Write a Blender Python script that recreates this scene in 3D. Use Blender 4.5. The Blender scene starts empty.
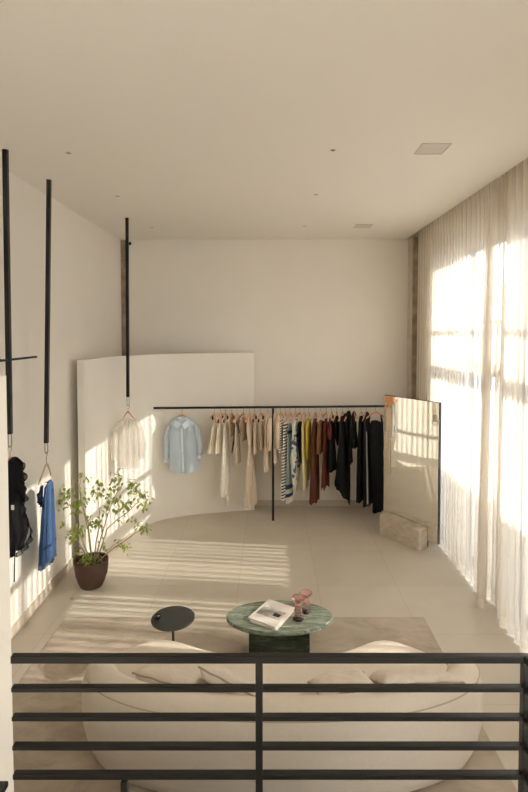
import bpy, bmesh, math, random
from mathutils import Vector, Matrix, noise
R = math.radians
PI = math.pi
C = bpy.context.scene
COL = C.collection
random.seed(7)

# ------------------------------------------------------------------ camera model
F, CX, CY, TH, H = 495.0, 270.0, 348.3, R(2.0), 2.9
CS, SN = math.cos(TH), math.sin(TH)
def ray(px, py):
    u, v = (px - CX) / F, (py - CY) / F
    return Vector((u, CS - v * SN, -(v * CS + SN)))
def at_y(px, py, Y):
    d = ray(px, py); return Vector((0, 0, H)) + d * (Y / d.y)
def at_z(px, py, Z=0.0):
    d = ray(px, py); return Vector((0, 0, H)) + d * ((Z - H) / d.z)
def at_x(px, py, X):
    d = ray(px, py); return Vector((0, 0, H)) + d * (X / d.x)

# ------------------------------------------------------------------ materials
def new_mat(name):
    m = bpy.data.materials.new(name); m.use_nodes = True
    nt = m.node_tree; return m, nt, nt.nodes['Principled BSDF']
def setp(b, **k):
    names = dict(base='Base Color', rough='Roughness', metal='Metallic', spec='Specular IOR Level', trans='Transmission Weight',
                 sheen='Sheen Weight', coat='Coat Weight', ior='IOR')
    for a, v in k.items():
        s = b.inputs[names[a]]
        s.default_value = (*v, 1) if isinstance(v, tuple) else v
def mat(name, c, rough=.6, metal=0, spec=.5, var=0, scale=8, bump=0, bscale=60, **k):
    m, nt, b = new_mat(name); setp(b, base=c, rough=rough, metal=metal, spec=spec, **k)
    tc = nt.nodes.new('ShaderNodeTexCoord')
    if var:
        n = nt.nodes.new('ShaderNodeTexNoise'); n.inputs['Scale'].default_value = scale; n.inputs['Detail'].default_value = 6
        nt.links.new(tc.outputs['Object'], n.inputs['Vector'])
        r = nt.nodes.new('ShaderNodeValToRGB')
        r.color_ramp.elements[0].position = .3; r.color_ramp.elements[1].position = .7
        r.color_ramp.elements[0].color = (*[x * (1 - var) for x in c], 1)
        r.color_ramp.elements[1].color = (*[min(1, x * (1 + var)) for x in c], 1)
        nt.links.new(n.outputs['Fac'], r.inputs['Fac']); nt.links.new(r.outputs['Color'], b.inputs['Base Color'])
    if bump:
        n2 = nt.nodes.new('ShaderNodeTexNoise'); n2.inputs['Scale'].default_value = bscale; n2.inputs['Detail'].default_value = 4
        nt.links.new(tc.outputs['Object'], n2.inputs['Vector'])
        bp = nt.nodes.new('ShaderNodeBump'); bp.inputs['Strength'].default_value = bump; bp.inputs['Distance'].default_value = .02
        nt.links.new(n2.outputs['Fac'], bp.inputs['Height']); nt.links.new(bp.outputs['Normal'], b.inputs['Normal'])
    return m
def fabric(name, c, var=.08, transl=0.0):
    m = mat(name, c, rough=.92, spec=.2, var=var, scale=14, bump=.25, bscale=90)
    if transl:
        nt = m.node_tree; b = nt.nodes['Principled BSDF']; out = nt.nodes['Material Output']
        t = nt.nodes.new('ShaderNodeBsdfTranslucent'); t.inputs['Color'].default_value = (*c, 1)
        mx = nt.nodes.new('ShaderNodeMixShader'); mx.inputs[0].default_value = transl
        nt.links.new(b.outputs[0], mx.inputs[1]); nt.links.new(t.outputs[0], mx.inputs[2]); nt.links.new(mx.outputs[0], out.inputs['Surface'])
    return m
def sheer(name, c, tr, tl, c2=None, edge=.5):
    """woven net: open between the threads, opener face on than seen along the cloth"""
    m, nt, b = new_mat(name); out = nt.nodes['Material Output']
    setp(b, base=c, rough=.9, spec=.1)
    t = nt.nodes.new('ShaderNodeBsdfTranslucent'); t.inputs['Color'].default_value = (*(c2 or c), 1)
    p = nt.nodes.new('ShaderNodeBsdfTransparent')
    m1 = nt.nodes.new('ShaderNodeMixShader'); m1.inputs[0].default_value = tl
    m2 = nt.nodes.new('ShaderNodeMixShader')
    lw = nt.nodes.new('ShaderNodeLayerWeight'); lw.inputs['Blend'].default_value = edge
    mr = nt.nodes.new('ShaderNodeMapRange'); mr.inputs['From Min'].default_value = .02; mr.inputs['From Max'].default_value = .62
    mr.inputs['To Min'].default_value = tr; mr.inputs['To Max'].default_value = 0.0
    nt.links.new(lw.outputs['Facing'], mr.inputs['Value']); nt.links.new(mr.outputs[0], m2.inputs[0])
    nt.links.new(b.outputs[0], m1.inputs[1]); nt.links.new(t.outputs[0], m1.inputs[2])
    nt.links.new(m1.outputs[0], m2.inputs[1]); nt.links.new(p.outputs[0], m2.inputs[2])
    nt.links.new(m2.outputs[0], out.inputs['Surface']); return m

WALLC = (.86, .82, .755)
M = {}
M['wall'] = mat('painted_plaster', WALLC, rough=.85, spec=.2, var=.012, scale=1.5, bump=.06, bscale=18)
M['ceiling'] = mat('ceiling_paint', (.87, .83, .765), rough=.9, spec=.2)
M['curved'] = mat('curved_plaster', (.87, .835, .77), rough=.8, spec=.2, var=.012, scale=2, bump=.05, bscale=14)
M['base'] = mat('baseboard_tile', (.56, .49, .40), rough=.5, var=.05, scale=3)
M['concrete'] = mat('raw_concrete', (.33, .265, .195), rough=.9, var=.35, scale=7, bump=.6, bscale=25)
M['black'] = mat('black_steel', (.004, .0045, .0045), rough=.30, spec=.5, bump=.05, bscale=200)
M['blackm'] = mat('black_matte', (.012, .013, .013), rough=.6)
M['steel'] = mat('brushed_steel', (.35, .34, .32), rough=.35, metal=1)
M['hook'] = mat('hook_steel', (.28, .26, .23), rough=.4, metal=1)
M['hanger'] = mat('peach_wood', (.74, .37, .19), rough=.5, var=.12, scale=20)
M['hanger_b'] = mat('beige_wood', (.62, .42, .27), rough=.5, var=.12, scale=20)
M['pot'] = mat('terracotta_dark', (.085, .043, .033), rough=.65, var=.12, scale=10, bump=.15)
M['soil'] = mat('soil_bark', (.16, .10, .045), rough=1, var=.5, scale=60, bump=1, bscale=120)
M['stem'] = mat('grey_bark', (.46, .37, .28), rough=.9, var=.2, scale=40)
M['leaf'] = fabric('green_leaf', (.40, .50, .12), var=.4, transl=.45)
M['yleaf'] = mat('yellow_leaf', (.45, .42, .08), rough=.6, var=.2)
M['sofa'] = mat('boucle_cream', (.78, .70, .59), rough=.95, spec=.1, var=.02, scale=30, bump=.3, bscale=220, sheen=.2)
M['pillow'] = mat('linen_pillow', (.76, .68, .58), rough=.95, spec=.1, var=.05, scale=20, bump=.3, bscale=50)
M['pillow_d'] = mat('taupe_pillow', (.44, .36, .29), rough=.95, spec=.1, var=.08, scale=20, bump=.4, bscale=50)
M['pages'] = mat('book_pages', (.72, .68, .60), rough=.9)
M['cover'] = mat('book_cover', (.80, .78, .73), rough=.45)
M['photo'] = mat('grey_print', (.42, .41, .39), rough=.4, var=.5, scale=14)
M['ink'] = mat('black_ink', (.02, .02, .02), rough=.5)
M['vent'] = mat('vent_grey', (.66, .625, .565), rough=.6)
M['dark_hole'] = mat('lamp_dark', (.05, .045, .04), rough=.4)
M['slab'] = mat('landing_concrete', (.45, .42, .38), rough=.8)
M['ext_ground'] = mat('outdoor_paving', (.45, .43, .40), rough=.9, var=.1)
M['ext_wall'] = mat('render_skylight_blue', (.40, .53, .72), rough=.9)  # blue stands in for cool skylight on the lower curtain
M['frame'] = mat('window_metal', (.10, .095, .09), rough=.5)

def glassmat(name, c, tr):
    m, nt, b = new_mat(name); out = nt.nodes['Material Output']
    g = nt.nodes.new('ShaderNodeBsdfGlossy'); g.inputs['Roughness'].default_value = .02
    p = nt.nodes.new('ShaderNodeBsdfTransparent'); p.inputs['Color'].default_value = (*c, 1)
    mx = nt.nodes.new('ShaderNodeMixShader'); mx.inputs[0].default_value = tr
    nt.links.new(g.outputs[0], mx.inputs[1]); nt.links.new(p.outputs[0], mx.inputs[2]); nt.links.new(mx.outputs[0], out.inputs['Surface'])
    nt.nodes.remove(b); return m
M['pane'] = glassmat('window_glass', (.97, .98, .98), .95)
M['pink'], nt, b = new_mat('pink_glass')
setp(b, base=(.98, .66, .64), rough=.04, trans=.93, ior=1.2)
M['mirror'], nt, b = new_mat('mirror_glass')
setp(b, base=(.86, .84, .78), rough=.015, metal=1)

# marble
def marble(name, stops, scale, dist, rough=.2, stretch=(1, 1, 1)):
    m, nt, b = new_mat(name); setp(b, rough=rough)
    tc = nt.nodes.new('ShaderNodeTexCoord'); mp = nt.nodes.new('ShaderNodeMapping'); mp.inputs['Scale'].default_value = stretch
    mp.inputs['Rotation'].default_value = (0, 0, R(20))
    n = nt.nodes.new('ShaderNodeTexNoise'); n.inputs['Scale'].default_value = scale; n.inputs['Detail'].default_value = 10
    n.inputs['Roughness'].default_value = .65; n.inputs['Distortion'].default_value = dist
    r = nt.nodes.new('ShaderNodeValToRGB'); el = r.color_ramp.elements
    while len(el) < len(stops): el.new(.5)
    for e, (p, c) in zip(el, stops): e.position = p; e.color = (*c, 1)
    nt.links.new(tc.outputs['Object'], mp.inputs[0]); nt.links.new(mp.outputs[0], n.inputs['Vector'])
    nt.links.new(n.outputs['Fac'], r.inputs['Fac']); nt.links.new(r.outputs['Color'], b.inputs['Base Color']); return m
M['marble'] = marble('green_marble', [(.3, (.075, .10, .075)), (.46, (.16, .20, .155)), (.56, (.26, .31, .245)), (.68, (.48, .51, .43))], 8, 1.6, .25, (.7, 4.2, 4.2))
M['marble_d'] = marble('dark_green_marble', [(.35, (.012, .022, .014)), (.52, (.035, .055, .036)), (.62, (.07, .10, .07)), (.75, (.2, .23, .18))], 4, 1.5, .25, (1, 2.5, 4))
M['travertine'] = marble('travertine', [(.3, (.44, .36, .27)), (.5, (.60, .52, .42)), (.7, (.70, .63, .53))], 5, .6, .45, (1, 1, 3))
M['rug'] = marble('worn_rug', [(.33, (.36, .30, .235)), (.48, (.455, .385, .305)), (.6, (.52, .445, .36)), (.75, (.60, .525, .435))], 2.6, .8, .95, (1, 1.6, 1))

# floor tiles: 0.9 m grid with thin joints
def floor_mat(ox, oy, s):
    m, nt, b = new_mat('porcelain_tile'); setp(b, rough=.42, spec=.45)
    tc = nt.nodes.new('ShaderNodeTexCoord'); sp = nt.nodes.new('ShaderNodeSeparateXYZ'); nt.links.new(tc.outputs['Object'], sp.inputs[0])
    def mth(op, a, bb=None, c=None):
        n = nt.nodes.new('ShaderNodeMath'); n.operation = op
        for i, v in enumerate((a, bb, c)):
            if v is None: continue
            if isinstance(v, (int, float)): n.inputs[i].default_value = v
            else: nt.links.new(v, n.inputs[i])
        return n.outputs[0]
    js = []; ids = []
    for ax, o in (('X', ox), ('Y', oy)):
        q = mth('DIVIDE', mth('SUBTRACT', sp.outputs[ax], o), s)
        fr = mth('FRACT', mth('ADD', q, 50.0)); ids.append(mth('FLOOR', mth('ADD', q, 50.0)))
        js.append(mth('LESS_THAN', mth('ABSOLUTE', mth('SUBTRACT', fr, .5)), .5 - .0022))
    tile = mth('MULTIPLY', js[0], js[1])
    cb = nt.nodes.new('ShaderNodeCombineXYZ'); nt.links.new(ids[0], cb.inputs[0]); nt.links.new(ids[1], cb.inputs[1])
    wn = nt.nodes.new('ShaderNodeTexWhiteNoise'); nt.links.new(cb.outputs[0], wn.inputs['Vector'])
    n = nt.nodes.new('ShaderNodeTexNoise'); n.inputs['Scale'].default_value = 2.4; n.inputs['Detail'].default_value = 8; n.inputs['Roughness'].default_value = .6
    nt.links.new(tc.outputs['Object'], n.inputs['Vector'])
    f = mth('ADD', mth('MULTIPLY', wn.outputs['Value'], .22), mth('MULTIPLY', n.outputs['Fac'], .8))
    r = nt.nodes.new('ShaderNodeValToRGB'); e = r.color_ramp.elements
    e[0].position = .25; e[0].color = (.56, .50, .41, 1); e[1].position = .8; e[1].color = (.64, .58, .49, 1)
    nt.links.new(f, r.inputs['Fac'])
    mx = nt.nodes.new('ShaderNodeMix'); mx.data_type = 'RGBA'
    mx.inputs['A'].default_value = (.43, .375, .30, 1)
    nt.links.new(tile, mx.inputs['Factor']); nt.links.new(r.outputs['Color'], mx.inputs['B'])
    nt.links.new(mx.outputs['Result'], b.inputs['Base Color']); return m
t1 = at_z(237.3, 597); tr = at_z(410, 585.6)
M['floor'] = floor_mat(t1.x, tr.y, .90)

# ------------------------------------------------------------------ mesh helpers
def link(name, bm, m, parent=None, loc=None, smooth=False):
    bmesh.ops.recalc_face_normals(bm, faces=bm.faces)
    me = bpy.data.meshes.new(name); bm.to_mesh(me); bm.free()
    ms = m if isinstance(m, (list, tuple)) else [m]
    for x in ms: me.materials.append(x)
    if smooth:
        for p in me.polygons: p.use_smooth = True
    o = bpy.data.objects.new(name, me); COL.objects.link(o)
    if parent is not None: o.parent = parent
    if loc is not None: o.location = loc
    return o
def tag(o, label=None, cat=None, group=None, kind=None):
    if label: o['label'] = label
    if cat: o['category'] = cat
    if group: o['group'] = group
    if kind: o['kind'] = kind
    return o
def empty(name, loc, label, cat, group=None, rz=0):
    o = bpy.data.objects.new(name, None); COL.objects.link(o); o.location = loc; o.rotation_euler = (0, 0, rz)
    o.empty_display_size = .1
    return tag(o, label, cat, group)
def box(bm, x0, x1, y0, y1, z0, z1, bev=0, seg=2):
    r = bmesh.ops.create_cube(bm, size=1)
    for v in r['verts']:
        v.co = Vector(((x0 + x1) / 2 + v.co.x * (x1 - x0), (y0 + y1) / 2 + v.co.y * (y1 - y0), (z0 + z1) / 2 + v.co.z * (z1 - z0)))
    if bev:
        es = list({e for v in r['verts'] for e in v.link_edges})
        bmesh.ops.bevel(bm, geom=es, offset=bev, segments=seg, affect='EDGES', profile=.5)
    return bm
def nbox(*a, **k): return box(bmesh.new(), *a, **k)
def tube(bm, pts, r, n=8, cap=True):
    pts = [Vector(p) for p in pts]; rs = r if isinstance(r, (list, tuple)) else [r] * len(pts)
    rings = []; up = Vector((0, 0, 1)); prev = None
    for i, p in enumerate(pts):
        a = pts[max(0, i - 1)]; c = pts[min(len(pts) - 1, i + 1)]
        d = (c - a).normalized()
        if prev is None:
            s = d.cross(up) if abs(d.z) < .95 else d.cross(Vector((0, 1, 0)))
        else:
            s = prev - d * prev.dot(d)
        s.normalize(); prev = s; t = d.cross(s).normalized()
        rings.append([bm.verts.new(p + (s * math.cos(2 * PI * k / n) + t * math.sin(2 * PI * k / n)) * rs[i]) for k in range(n)])
    for i in range(len(rings) - 1):
        for k in range(n):
            bm.faces.new((rings[i][k], rings[i][(k + 1) % n], rings[i + 1][(k + 1) % n], rings[i + 1][k]))
    if cap:
        bm.faces.new(rings[0][::-1]); bm.faces.new(rings[-1])
    return bm
def lathe(bm, prof, n=32, off=(0, 0, 0)):
    o = Vector(off); rings = []
    for r, z in prof:
        rings.append([bm.verts.new(o + Vector((max(r, 1e-4) * math.cos(2 * PI * k / n), max(r, 1e-4) * math.sin(2 * PI * k / n), z))) for k in range(n)])
    for i in range(len(rings) - 1):
        for k in range(n):
            bm.faces.new((rings[i][k], rings[i][(k + 1) % n], rings[i + 1][(k + 1) % n], rings[i + 1][k]))
    bm.faces.new(rings[0][::-1]); bm.faces.new(rings[-1]); return bm
def lerp(a, b, t): return a + (b - a) * t
def sample(prof, z):
    """prof: list of rows sorted by first value (py downwards); smooth interpolation"""
    if z <= prof[0][0]: return prof[0][1:]
    for a, b in zip(prof, prof[1:]):
        if z <= b[0]:
            t = (z - a[0]) / (b[0] - a[0]); return tuple(lerp(x, y, t) for x, y in zip(a[1:], b[1:]))
    return prof[-1][1:]
def dup(root, loc, rz=None, label=None):
    r = root.copy(); COL.objects.link(r); r.location = loc
    if rz is not None: r.rotation_euler = (0, 0, rz)
    if label: r['label'] = label
    for ch in list(root.children):
        c = ch.copy(); COL.objects.link(c); c.parent = r
        for g in list(ch.children):
            d = g.copy(); COL.objects.link(d); d.parent = c
    return r
def struct(name, bm, m, **k):
    o = link(name, bm, m, **k); o['kind'] = 'structure'; return o

# ------------------------------------------------------------------ room shell
YB = at_z(330, 506).y               # back wall
ZC = at_y(270, 239.5, YB).z         # ceiling height
XL = -2.44                         # left wall
XC = 2.31                           # curtain line
XW = 2.50                           # window wall
XE = 2.21                           # ceiling edge at the curtain recess
Y0 = -4.0
struct('floor', nbox(XL - .2, XW + .15, Y0, YB + .2, -.1, 0), M['floor'])
struct('ceiling', nbox(XL - .2, XE, Y0, YB + .2, ZC, ZC + .25), M['ceiling'])
struct('ceiling_recess', nbox(XE, XW + .15, Y0, YB + .2, ZC + .2, ZC + .25), M['ceiling'])
struct('wall_left', nbox(XL - .2, XL, Y0, YB + .2, 0, ZC), M['wall'])
xb0 = at_y(126, 300, YB).x; xb1 = at_y(407.7, 300, YB).x
struct('wall_back', nbox(xb0, xb1, YB, YB + .2, 0, ZC), M['wall'])
bm = nbox(xb0, XW + .15, YB + .1, YB + .2, 0, ZC + .2); struct('wall_rear', bm, M['wall'])
struct('trim_1', nbox(XL, xb0, YB + .03, YB + .2, 0, ZC - .005), M['concrete'])
yp = at_x(413, 300, xb1).y
struct('trim_2', nbox(xb1, xb1 + .16, yp, yp + .05, 0, ZC - .02, bev=.006), M['concrete'])
struct('wall_pier', nbox(xb1, xb1 + .16, yp + .05, YB, 0, ZC), mat('pale_concrete', (.58, .52, .44), rough=.9, var=.12, scale=6, bump=.3, bscale=20))
struct('baseboard_back', nbox(xb0, xb1, YB - .012, YB, 0, .10), M['base'])
struct('baseboard_left', nbox(XL, XL + .014, 2.0, YB, 0, .115), M['base'])
# window wall: openings  (y0,y1) between floor sill and head
HEAD = 3.92
OPEN = [(3.35, 4.97), (5.11, 7.02)]
FILL_OPEN = [(-3.6, .9)]  # unseen opening by the landing, added to brighten the room
ys = [Y0] + [v for p in FILL_OPEN + OPEN for v in p] + [YB + .1]
bm = bmesh.new()
for i in range(0, len(ys), 2):
    box(bm, XW, XW + .15, ys[i], ys[i + 1], 0, ZC + .2)
for a, b_ in FILL_OPEN + OPEN:
    box(bm, XW, XW + .15, a, b_, HEAD, ZC + .2)
struct('wall_right', bm, M['wall'])
struct('wall_front', nbox(XL - .2, XW + .15, Y0 - .15, Y0, 0, ZC + .2), M['wall'])
def window(n, a, b_, z0, z1, muls, trans, x=XW + .05):
    w = empty('window_%d' % n, (x, (a + b_) / 2, z0), None, None); w['kind'] = 'structure'
    c = (a + b_) / 2; bm = bmesh.new(); t = .045
    L = lambda y: y - c
    box(bm, -.03, .03, L(a), L(a) + t, 0, z1 - z0); box(bm, -.03, .03, L(b_) - t, L(b_), 0, z1 - z0)
    box(bm, -.03, .03, L(a) + t, L(b_) - t, 0, t); box(bm, -.03, .03, L(a) + t, L(b_) - t, z1 - z0 - t, z1 - z0)
    for y, hw in muls: box(bm, -.03, .03, L(y) - hw, L(y) + hw, t, z1 - z0 - t)
    for z, hw in trans: box(bm, -.035, .035, L(a) + t, L(b_) - t, z - z0 - hw, z - z0 + hw)
    link('window_frame', bm, M['frame'], w)
    link('window_pane', nbox(-.004, .004, L(a) + t, L(b_) - t, t, z1 - z0 - t), M['pane'], w)
window(1, 5.11, 7.02, .0, HEAD, [(6.25, .022)], [(2.46, .075), (3.0, .022)])
window(2, 3.35, 4.97, .0, HEAD, [(4.25, .022)], [(2.46, .075), (3.0, .022)])
window(3, -3.6, .9, .0, HEAD, [(-2, .022), (-.4, .022)], [(2.46, .075), (3.0, .022)])  # added window out of view, lets in fill light
# landing the photograph is taken from
LZ = .95
struct('floor_landing', nbox(XL, 1.06, Y0, 1.97, LZ - .18, LZ), M['slab'])
bm = bmesh.new()
YR = 1.88
pa, pb = at_y(7.6, 375.5, YR), at_y(15.3, 790, YR)
zt = pa.z
sl = (pb.x - pa.x) / (pb.z - pa.z)
xbot = pa.x + sl * (LZ - pa.z)
vs = [bm.verts.new(p) for p in ((XL, YR - .01, LZ), (xbot, YR - .01, LZ), (pa.x, YR - .01, zt), (XL, YR - .01, zt))]
f = bm.faces.new(vs); r = bmesh.ops.extrude_face_region(bm, geom=[f])
for v in [g for g in r['geom'] if isinstance(g, bmesh.types.BMVert)]:
    if v.co.x > XL + .1: v.co.x *= 1.075
    v.co.y += .12
struct('wall_landing', bm, M['wall'])

# curved partition
# plan: from the back wall end round to the left wall end
plan = [at_z(254.3, 510), at_z(240, 510.6), at_z(226.7, 512), at_z(206, 513.6), at_z(185, 516), at_z(168, 518.6), at_z(151.7, 522.8),
        at_z(136, 530), at_z(122, 538.5), at_z(109, 547.5), at_z(99.5, 555.5)]
plan = [Vector((p.x, p.y, 0)) for p in plan]
pe = at_y(87.6, 560, at_z(87.6, 566).y)
plan += [Vector((pe.x + .012, at_z(90, 560.8).y, 0)), Vector((pe.x, at_z(87.6, 567.5).y, 0))]
def chaikin(p, n=3):
    for _ in range(n):
        q = [p[0]]
        for a, b_ in zip(p, p[1:]): q += [a * .75 + b_ * .25, a * .25 + b_ * .75]
        p = q + [p[-1]]
    return p
plan = chaikin(plan)
HP = at_y(254, 353, plan[0].y).z
bm = bmesh.new(); th = .085; rows = []
for i, p in enumerate(plan):
    a, c = plan[max(0, i - 1)], plan[min(len(plan) - 1, i + 1)]
    d = (c - a).normalized(); nrm = Vector((d.y, -d.x, 0))     # away from the room
    q = p + nrm * th
    if q.x < XL + .02: q.x = XL + .02
    if q.y > YB - .005: q.y = YB - .005
    rows.append([bm.verts.new((p.x, p.y, 0)), bm.verts.new((p.x, p.y, HP)), bm.verts.new((q.x, q.y, HP)), bm.verts.new((q.x, q.y, 0))])
for a, c in zip(rows, rows[1:]):
    for k in range(4): bm.faces.new((a[k], a[(k + 1) % 4], c[(k + 1) % 4], c[k]))
bm.faces.new(rows[0]); bm.faces.new(rows[-1][::-1])
cw = struct('wall_curved', bm, M['curved'], smooth=True)
md = cw.modifiers.new('edge', 'EDGE_SPLIT'); md.split_angle = R(40)

# ceiling fittings
for i, (x0, y0, lab) in enumerate(((1.23, None, 'square flush grille in the ceiling nearer the viewer, beside the curtain'),
                                   (1.22, None, 'square flush grille in the ceiling near the back wall'))):
    c1 = at_z(413.8, 153.6, ZC) if i == 0 else at_z(353.3, 227.6, ZC)
    s = .235
    e = empty('ceiling_grille', (c1.x + s / 2, c1.y - s / 2, ZC), lab, 'vent', 'square grilles in the ceiling')
    fr = bmesh.new()
    for a, b_, c, d in ((-s / 2, s / 2, -s / 2, -s / 2 + .008), (-s / 2, s / 2, s / 2 - .008, s / 2), (-s / 2, -s / 2 + .008, -s / 2 + .008, s / 2 - .008), (s / 2 - .008, s / 2, -s / 2 + .008, s / 2 - .008)):
        box(fr, a, b_, c, d, -.008, 0)
    link('frame', fr, M['vent'], e)
    bm = nbox(-s / 2 + .008, s / 2 - .008, -s / 2 + .008, s / 2 - .008, -.004, 0)
    link('mesh_panel', bm, M['vent'], e)
spots = [(333, 150, 'right hand row, nearest the viewer'), (316, 194.5, 'right hand row, middle one'), (304.5, 226, 'right hand row, nearest the back wall'),
         (68.5, 152.8, 'left hand row, nearest the viewer'), (117.5, 196, 'left hand row, middle one'), (152, 227.3, 'left hand row, nearest the back wall')]
for px, py, w_ in spots:
    p = at_z(px, py, ZC)
    e = empty('ceiling_downlight', (p.x, p.y, ZC), 'tiny recessed downlight in the ceiling, ' + w_, 'light', 'tiny downlights in the ceiling')
    link('ring', lathe(bmesh.new(), [(.026, 0), (.028, -.003), (.018, -.004), (.016, 0)], 20), M['vent'], e)
    link('lens', lathe(bmesh.new(), [(.015, 0), (.015, -.002)], 16), M['dark_hole'], e)
p = at_y(129.8, 243.5, YB - .05)
e = empty('security_camera', (p.x, YB, p.z), 'small round black camera high on the back wall beside the concrete strip', 'camera')
link('bracket', tube(bmesh.new(), [(0, 0, 0), (0, -.04, 0)], .012), M['blackm'], e)
link('lens_housing', lathe(bmesh.new(), [(.0, -.028), (.02, -.022), (.028, 0), (.02, .022), (0, .028)], 20, (0, -.05, 0)), M['blackm'], e)

# ------------------------------------------------------------------ curtains
M['sheer'] = sheer('sheer_voile', (.92, .85, .75), .48, .34, (.74, .70, .64), edge=.5)
M['hem'] = sheer('sheer_hem', (.86, .79, .69), .3, .42, (.84, .79, .71))
def curtain(y0, y1, label, seed, edge=False):
    rnd = random.Random(seed); n = int((y1 - y0) / .0085); rowsz = [0.012, .06, .115, .12, .5, 1.0, 1.6, 2.2, 2.8, 3.4, 4.0, ZC + .12]
    ph = []; a = rnd.random() * 6
    amps = []; x_off = []
    for i in range(n + 1):
        y = y0 + (y1 - y0) * i / n
        a += 2 * PI * .0085 / (.115 + .055 * noise.noise((y * 1.7, seed, 0)))
        ph.append(a); amps.append(.036 + .03 * noise.noise((y * 2.6, seed, 5))); x_off.append(.028 * noise.noise((y * 1.1, seed, 9)))
    def pos(i, z):
        t = z / ZC; y = y0 + (y1 - y0) * i / n
        s = math.sin(ph[i] + .9 * noise.noise((y * 1.5, z * .5, seed)))
        amp = amps[i] * (1.15 - .55 * t)
        x = XC + x_off[i] * (1 - .6 * t) + amp * s * (.75 + .25 * abs(s)) + .008 * noise.noise((y * 9, z * .9, seed))
        if edge:
            d = y - y0
            if d < .30: x -= (1 - d / .30) ** 1.2 * .135 * (1 - .6 * t)
        if not edge: x += .085 * min(1, max(0, (y - 4.75) / .25))      # passes behind the edge of the far panel
        return (x, y + .012 * math.cos(ph[i]), z)
    z0 = lambda i: .010 + .012 * (.5 + .5 * math.sin(ph[i] * .5))
    root = empty('sheer_curtain', (XC, (y0 + y1) / 2, 0), label, 'curtain', 'floor length sheer curtains')
    o = Vector(root.location)
    for nm, zs, m in (('hem', [0, .06, .12], M['hem']), ('cloth', [.12, .35, .7, 1.1, 1.6, 2.1, 2.6, 3.1, 3.6, 4.0, ZC + .11], M['sheer'])):
        bm = bmesh.new(); rr = []
        for z in zs:
            rr.append([bm.verts.new(Vector(pos(i, z)) + Vector((0, 0, z0(i) if z == 0 else 0)) - o) for i in range(n + 1)])
        for a_, b_ in zip(rr, rr[1:]):
            for i in range(n): bm.faces.new((a_[i], a_[i + 1], b_[i + 1], b_[i]))
        link(nm, bm, m, root, smooth=True)
    return root
curtain(5.03, YB - .37, 'far panel of the cream sheer curtain, hanging beside the tall mirror', 3, True)
curtain(1.45, 5.30, 'near panel of the cream sheer curtain, at the right edge of the photo', 11)
tr_ = empty('curtain_track', (XC, 4.5, ZC + .2), 'white curtain track hidden in the ceiling recess above the sheer curtains', 'curtain track')
link('rail', nbox(-.02, .02, -3.4, YB - 4.52, -.03, 0), M['wall'], tr_)
link('glider_strip', nbox(-.006, .006, -3.3, YB - 4.8, -.09, -.03), M['wall'], tr_)

# outdoors
o = struct('ground_outdoor', nbox(XW + .16, 30, -14, 26, -.3, -.12), M['ext_ground'])
o = struct('wall_garden', nbox(4.8, 5.0, -10, 20, -.12, 2.34), M['ext_wall'])

struct('wall_sky_blocker', nbox(20, 21, -20, 45, -.12, 7.0), mat('sky_blocker_grey', (.36, .38, .40), rough=.9, var=.1, scale=.5))  # added facade, blocks the glaring sky seen through the sheers

# ------------------------------------------------------------------ hanging poles, bar
def pole(px_t, py_t, px_b, py_b, loop_b, Xt, label):
    a = at_z(px_t, py_t, ZC); Y = a.y
    b_ = at_y(px_b, py_b, Y); c = at_y(px_b, loop_b, Y)
    e = empty('hanging_pole', (a.x, a.y, ZC), label, 'hanging pole', 'black poles hanging from the ceiling')
    d = Vector((b_.x - a.x, 0, b_.z - ZC)); bm = bmesh.new(); h = .019
    box(bm, -h, h, -h, h, -1, 0, bev=.003)
    for v in bm.verts:
        t = -v.co.z; v.co = Vector((v.co.x + d.x * t, v.co.y, d.z * t))
    link('pole', bm, M['black'], e)
    link('ceiling_plate', lathe(bmesh.new(), [(.026, 0), (.026, -.003), (.0, -.003)], 20), M['black'], e)
    L = d.z - (c.z - b_.z)
    zb = c.z - ZC; w_ = .014; x = d.x
    link('loop', tube(bmesh.new(), [(x - w_, 0, d.z + .01), (x - w_, 0, zb + .012), (x - w_ * .5, 0, zb), (x + w_ * .5, 0, zb), (x + w_, 0, zb + .012), (x + w_, 0, d.z + .01)], .0045, 8), M['steel'], e)
    return Vector((c.x, Y, c.z))
L1 = pole(5.3, 150, 9.8, 434, 447, -2.2, 'thick black hanging pole nearest the viewer, holding the black dress')
L2 = pole(49, 180, 46.3, 443, 453, -2.2, 'black hanging pole in the middle, holding the blue dress')
L3 = pole(127, 218, 128, 397, 405.5, -1.9, 'black hanging pole before the curved wall, holding the sheer white blouse')
p1 = at_y(36.3, 356.8, 4.62); 
e = empty('wall_bar', (p1.x, p1.y, p1.z), 'slim dark horizontal bar fixed to the nearest hanging pole', 'bar')
link('rod', nbox(-.009, .009, -1.7, 0, -.009, .009), M['blackm'], e)
link('end_stay', tube(bmesh.new(), [(0, -.5, 0), (XL - p1.x + .002, -.5, 0)], .006), M['blackm'], e)

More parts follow.
